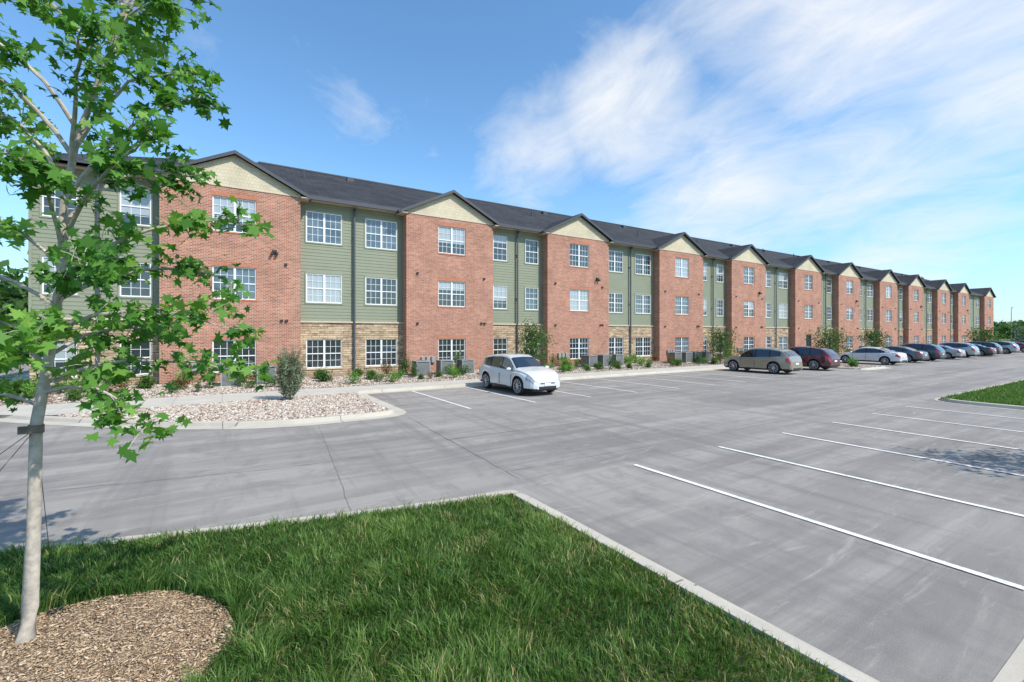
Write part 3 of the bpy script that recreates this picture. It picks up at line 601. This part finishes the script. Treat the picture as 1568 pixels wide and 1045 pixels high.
def car_mesh(kind,paintm):
    K=kind; m=MB(); hl=K['L']/2; W=K['W']; wr=K['wr']; ar=wr+.06
    xs=set(np.linspace(-hl,hl,31).round(3)); 
    for w in K['wh']: xs|=set((w+ar*np.cos(np.linspace(0,math.pi,13))).round(3))
    for a in (K['rear'],K['ws'],K['side']): xs|=set(a)
    for p in K['pil']: xs|={p-.045,p+.045}
    xs|={hl-.02,hl-.06,-hl+.02,-hl+.06,hl-.40,hl-.12}
    xs=sorted(xs); xs=[x for i,x in enumerate(xs) if i==0 or x-xs[i-1]>.004]
    I=lambda T,x:float(np.interp(x,[t[0] for t in T],[t[1] for t in T]))
    hw=[(-hl,.66),(-hl+.05,.76),(-hl+.25,.85),(-1.5,W-.01),(-.5,W-.02),(.5,W-.02),(1.5,W-.005),(hl-.5,W-.05),(hl-.2,.80),(hl-.06,.68),(hl,.54)]
    secs=[]
    for x in xs:
        w=I(hw,x); tp=I(K['top'],x); bl=min(I(K['belt'],x),tp-.03); zb=.24+.05*abs(x/hl)**3
        arch=False
        for wx in K['wh']:
            if abs(x-wx)<ar: 
                za=wr+math.sqrt(max(0,ar*ar-(x-wx)**2)); 
                if za>zb: zb=za; arch=True
        flare=0
        for wx in K['wh']: flare=max(flare,.02*math.exp(-((x-wx)/.5)**2))
        w2=w+flare; gh=max(0,tp-bl); H=bl-zb; y5=w-.085; k=max(0,gh-.12); y6=y5-.36*k
        S=[(w2-(.07 if not arch else .005),zb),(w2-.012,zb+.10*H),(w2,zb+.32*H),(w-.005,zb+.66*H),(w-.02,zb+.86*H),(w-.07,bl),(y5,bl+min(.02,gh*.2)),(y6,tp-min(.10,gh*.45)),(y6-.045,tp-min(.045,gh*.25)),(y6*.78,tp-.008),(0,tp+.012)]
        secs.append([(x,y,z) for y,z in S])
    n=len(secs[0])
    for s in (1,-1):
        for i in range(len(xs)-1):
            xm=(xs[i]+xs[i+1])/2; a=secs[i]; b=secs[i+1]
            for j in range(n-1):
                mt=0
                if j==0: mt=2
                if j==6 and K['side'][0]<xm<K['side'][1] and not any(abs(xm-p)<.044 for p in K['pil']): mt=1
                if j==6 and any(abs(xm-p)<.044 for p in K['pil']): mt=2
                if j>=8 and (K['ws'][0]<xm<K['ws'][1] or K['rear'][0]<xm<K['rear'][1]): mt=1
                if j in (3,4,5) and hl-.42<xm<hl-.05: mt=3
                if j in (3,4) and -hl+.02<xm<-hl+.26: mt=4
                q=[a[j],b[j],b[j+1],a[j+1]]; q=[(p[0],p[1]*s,p[2]) for p in q]
                m.poly(q if s<0 else q[::-1],mt)
    for sc,rev in ((secs[0],1),(secs[-1],0)):
        L=[(p[0],-p[1],p[2]) for p in sc]+[(p[0],p[1],p[2]) for p in sc[::-1][1:]]; m.poly(L if not rev else L[::-1],0)
    m2=MB()
    m2.box(-hl+.15,hl-.15,-.62,.62,.20,.62,2); m2.box(-1.0,.98,-W+.1,W-.1,.22,.4,2)
    f=hl; zt=I(K['top'],hl-.05)
    m2.hexa([(f-.05,-.38,zt-.17),(f-.05,.38,zt-.17),(f-.12,.42,zt-.05),(f-.12,-.42,zt-.05),(f+.012,-.36,zt-.18),(f+.012,.36,zt-.18),(f-.025,.40,zt-.06),(f-.025,-.40,zt-.06)],2)
    m2.box(f-.1,f+.014,-.44,.44,.29,.40,2); m2.box(f-.05,f+.02,-.16,.16,.43,.53,5); 
    for s in (-1,1):
        m2.ell((f-.12,s*.60,.36),(.085,.09,.045),2)
        m2.ell((K['ws'][1]-.22,s*(W+.09),I(K['belt'],1)+.10),(.075,.12,.075),0); m2.box(K['ws'][1]-.25,K['ws'][1]-.19,min(s*(W-.1),s*(W+.05)),max(s*(W-.1),s*(W+.05)),I(K['belt'],1)+.03,I(K['belt'],1)+.07,2)
        for px in (K['pil'][0],K['side'][1]-.02,K['pil'][1]+.0):
            m2.box(px-.004,px+.004,min(s*(W-.05),s*(W-.001)),max(s*(W-.05),s*(W-.001)),.38,.84,8)
        for px in (K['pil'][0]+.18,K['pil'][1]+.18): m2.box(px-.1,px+.08,min(s*(W-.04),s*(W+.015)),max(s*(W-.04),s*(W+.015)),.80,.825,0)
        m2.box(-1.0,.95,min(s*(W-.09),s*(W-.03)),max(s*(W-.09),s*(W-.03)),.235,.33,2)
    m2.box(-hl-.012,-hl+.05,-.18,.18,.62,.73,5); m2.box(-hl-.01,-hl+.1,-.5,.5,.28,.40,2)
    for wx in K['wh']:
        for s in (-1,1):
            y1=s*(W-.01); y0=s*(W-.23)
            m2.tube([(wx,y0,wr),(wx,y0+s*.03,wr),(wx,y1-s*.03,wr),(wx,y1,wr),(wx,y1-s*.002,wr)],[wr-.03,wr,wr,wr-.025,wr-.10],28,6)
            m2.tube([(wx,y1-s*.05,wr),(wx,y1-s*.045,wr)],[wr-.1,wr-.1],24,2); 
            m2.tube([(wx,y1-s*.012,wr),(wx,y1+s*.006,wr)],[.055,.045],12,7)
            for q in range(10):
                a=q*math.pi/5+.2; c,si=math.cos(a),math.sin(a); r0,r1=.04,wr-.085
                m2.tube([(wx+c*r0,y1-s*.006,wr+si*r0),(wx+c*r1,y1-s*.006,wr+si*r1)],[.020,.016],5,7)
            P=[(wx+math.cos(t)*(wr-.095),y1-s*.001,wr+math.sin(t)*(wr-.095)) for t in np.linspace(0,2*math.pi,25)]; m2.tube(P,[.014]*25,5,7,cap=False)
    mats=[paintm,M['carglass'],M['black'],M['lamp'],M['red'],M['white'],M['tyre'],M['rim'],M['seam']]
    return m.mesh('body',mats,smooth=32),m2.mesh('details',mats,smooth=40)
def cpaint(n,c,metal=0): return simple('car_paint_'+n,c,.28,metal,var=.02,coat=1)
PM={'white':cpaint('white',(.62,.625,.63)),'tan':cpaint('tan',(.30,.265,.20),.3),'maroon':cpaint('maroon',(.10,.012,.02),.2),'grey':cpaint('grey',(.09,.10,.11),.3),'navy':cpaint('navy',(.04,.045,.07),.3),'silver':cpaint('silver',(.36,.37,.38),.4),'black':cpaint('black',(.012,.012,.014)),'red':cpaint('red',(.28,.015,.02))}
cache={}
def car(x,y,col,kind,nose=90):
    key=(col,id(kind))
    if key not in cache: cache[key]=car_mesh(kind,PM[col])
    E=empty('parked_car',(x,y,.012),R(nose))
    for nm,me in zip(('body','trim_and_wheels'),cache[key]): link(bpy.data.objects.new(nm,me),E)
car(11.45,17.75,'white',SUV,-90); car(30.8,17.4,'tan',SUV,90); car(36.2,17.5,'maroon',SUV,90); car(47.2,17.2,'white',SED,90)
car(52.7,17.4,'grey',SED,90); car(57.0,17.3,'navy',SUV,90); car(62.6,17.3,'silver',SED,90); car(67.9,17.4,'silver',SUV,90); car(73.5,17.3,'black',SED,90); car(76.3,17.3,'black',SUV,90)
car(84.5,17.4,'silver',SUV,90); car(93,17.3,'red',SED,90); car(101,17.3,'grey',SUV,90); car(109,17.4,'white',SUV,90)
# ------------------------------------------------------------------ street lamps and distance
def street_lamp(x,y,h=8):
    m=MB(); m.tube([(0,0,0),(0,0,.7)],[.25,.25],12,1); m.tube([(0,0,.7),(0,0,h)],[.08,.05],10,0); m.box(-.05,.9,-.04,.04,h-.05,h+.02,0); m.box(.5,1.1,-.16,.16,h-.02,h+.08,0)
    o=m.obj('street_lamp',[M['steel'],M['conc']]); o.location=(x,y,0)
street_lamp(150,36,8); street_lamp(175,42,9); street_lamp(140,26,8); street_lamp(205,60,10)
def treemass(name,arc,dist,hmin,hmax,n,ls,mat):
    pts=[];tn=[]
    for k in range(n):
        az=R(random.uniform(*arc)); d=random.uniform(*dist); h=random.uniform(hmin,hmax); r=h*random.uniform(.35,.55); c=np.array([d*math.sin(az),d*math.cos(az),h*.55]); m=130
        for _ in range(5):
            cc=c+rng.normal(size=3)*np.array([r*.45,r*.45,h*.16]); q=rng.normal(size=(m//5,3))*np.array([r*.35,r*.35,h*.15])+cc; q[:,2]=np.abs(q[:,2]); pts.append(q); tn.append(np.full(len(q),random.uniform(.1,.9)))
    leaves(name,np.concatenate(pts),ls,OVAL*1.6,M[mat],None,(0,-.3,.4),np.concatenate(tn))
treemass('distant_trees',(-32,-10),(62,85),6,9.5,70,.7,'leaf2')
treemass('distant_tree_line',(-60,-5),(180,260),8,12,130,1.8,'leaf2')
treemass('distant_tree_line',(76,104),(330,480),6,10,170,2.2,'leaf2')
h=MB(); h.box(-26,-17,48,56,0,3.0,0); h.hexa([(-26.5,47.5,3.0),(-16.5,47.5,3.0),(-16.5,56.5,3.0),(-26.5,56.5,3.0),(-25,51.5,4.9),(-18,51.5,4.9),(-18,52.5,4.9),(-25,52.5,4.9)],1); h.box(-22,-20.6,47.93,48.02,.9,2.2,2); h.obj('garage_building',[M['siding'],M['shingle_roof'],M['gl_dark']])
hb=MB()
for x,y,w,dd,hh in ((210,60,30,20,7),(260,95,40,20,6),(230,30,18,12,5)): hb.box(x,x+w,y,y+dd,0,hh,0); hb.box(x-.4,x+w+.4,y-.4,y+dd+.4,hh,hh+.5,1)
hb.obj('distant_buildings',[simple('pale_cladding',(.5,.5,.48),.8),M['trim']])
small_tree((14.6,0.15,.1),4.0,1.2,2400,.13,'lawn_tree')
# ------------------------------------------------------------------ light
el=47; hx,hy=-.46,.888; td=Vector((hx*math.cos(R(el)),hy*math.cos(R(el)),-math.sin(R(el))))
sl=bpy.data.lights.new('sun','SUN'); sl.energy=5.0; sl.angle=R(.53); sl.color=(1,.95,.86); so=bpy.data.objects.new('sun',sl); so.rotation_euler=td.to_track_quat('-Z','Y').to_euler(); link(so)
w=bpy.data.worlds.new('World'); scene.world=w; w.use_nodes=True; nt=w.node_tree; nt.nodes.clear()
class WT(NT):
    def __init__(s,t): s.t=t; s.n=t.nodes; s.l=t.links
W_=WT(nt); out=nt.nodes.new('ShaderNodeOutputWorld'); bg=nt.nodes.new('ShaderNodeBackground'); sky=nt.nodes.new('ShaderNodeTexSky')
sky.sky_type='NISHITA'; sky.sun_disc=False; sky.sun_elevation=R(el); sky.sun_rotation=math.atan2(-hx,-hy)%(2*math.pi); sky.air_density=1.0; sky.dust_density=.6; sky.ozone_density=2.0
gen=nt.nodes.new('ShaderNodeTexCoord').outputs['Generated']; sp=nt.nodes.new('ShaderNodeSeparateXYZ'); nt.links.new(gen,sp.inputs[0])
den=W_.math('ADD',W_.math('MAXIMUM',sp.outputs[2],0.0),.22); cb=nt.nodes.new('ShaderNodeCombineXYZ'); nt.links.new(W_.math('DIVIDE',sp.outputs[0],den),cb.inputs[0]); nt.links.new(W_.math('DIVIDE',sp.outputs[1],den),cb.inputs[1])
v=W_.mapping(cb.outputs[0],(1.0,.6,1),(0,0,R(-35)))
n1=W_.noise(v,1.5,7,.55,.5); n2=W_.noise(v,4.4,8,.66,.8)
nz=W_.math('ADD',W_.math('MULTIPLY',n1,.62),W_.math('MULTIPLY',n2,.38))
def dirv(az,e_): return (math.cos(R(e_))*math.sin(R(az)),math.cos(R(e_))*math.cos(R(az)),math.sin(R(e_)))
mask=None
for az,e_,ro,st in ((71,31,17,1.0),(80,24,13,.9),(47,24,9,1.0),(35,20,8,.6),(57,18,11,.85),(70,13,13,.7),(88,40,22,.9),(60,7,14,.5)):
    dp=nt.nodes.new('ShaderNodeVectorMath'); dp.operation='DOT_PRODUCT'; nt.links.new(gen,dp.inputs[0]); dp.inputs[1].default_value=dirv(az,e_)
    m_=W_.mapr(dp.outputs['Value'],math.cos(R(ro)),1.0,0,st); mask=m_ if mask is None else W_.math('MAXIMUM',mask,m_)
cl=W_.mapr(W_.math('ADD',nz,W_.math('MULTIPLY',mask,.25)),.535,.86,0,.92)
haze=W_.mapr(sp.outputs[2],0,.34,.42,0)
skyc=W_.mix(1.0,sky.outputs[0],(1.10,1.50,1.66),'MULTIPLY')
c_=W_.mix(haze,skyc,(3.6,4.9,6.3)); c_=W_.mix(cl,c_,(6.7,6.85,7.0))
nt.links.new(c_,bg.inputs[0]); bg.inputs[1].default_value=.145; nt.links.new(bg.outputs[0],out.inputs[0])
# ------------------------------------------------------------------ camera
cd=bpy.data.cameras.new('camera'); cd.sensor_width=36; cd.lens=16.2; cd.shift_y=-.0073; cd.clip_end=6000; cd.clip_start=.05
co=bpy.data.objects.new('camera',cd); co.location=(0,0,2.6); co.rotation_euler=(R(90),0,R(-32.18)); link(co); scene.camera=co
scene.view_settings.view_transform='Standard'; scene.view_settings.look='None'; scene.view_settings.exposure=0
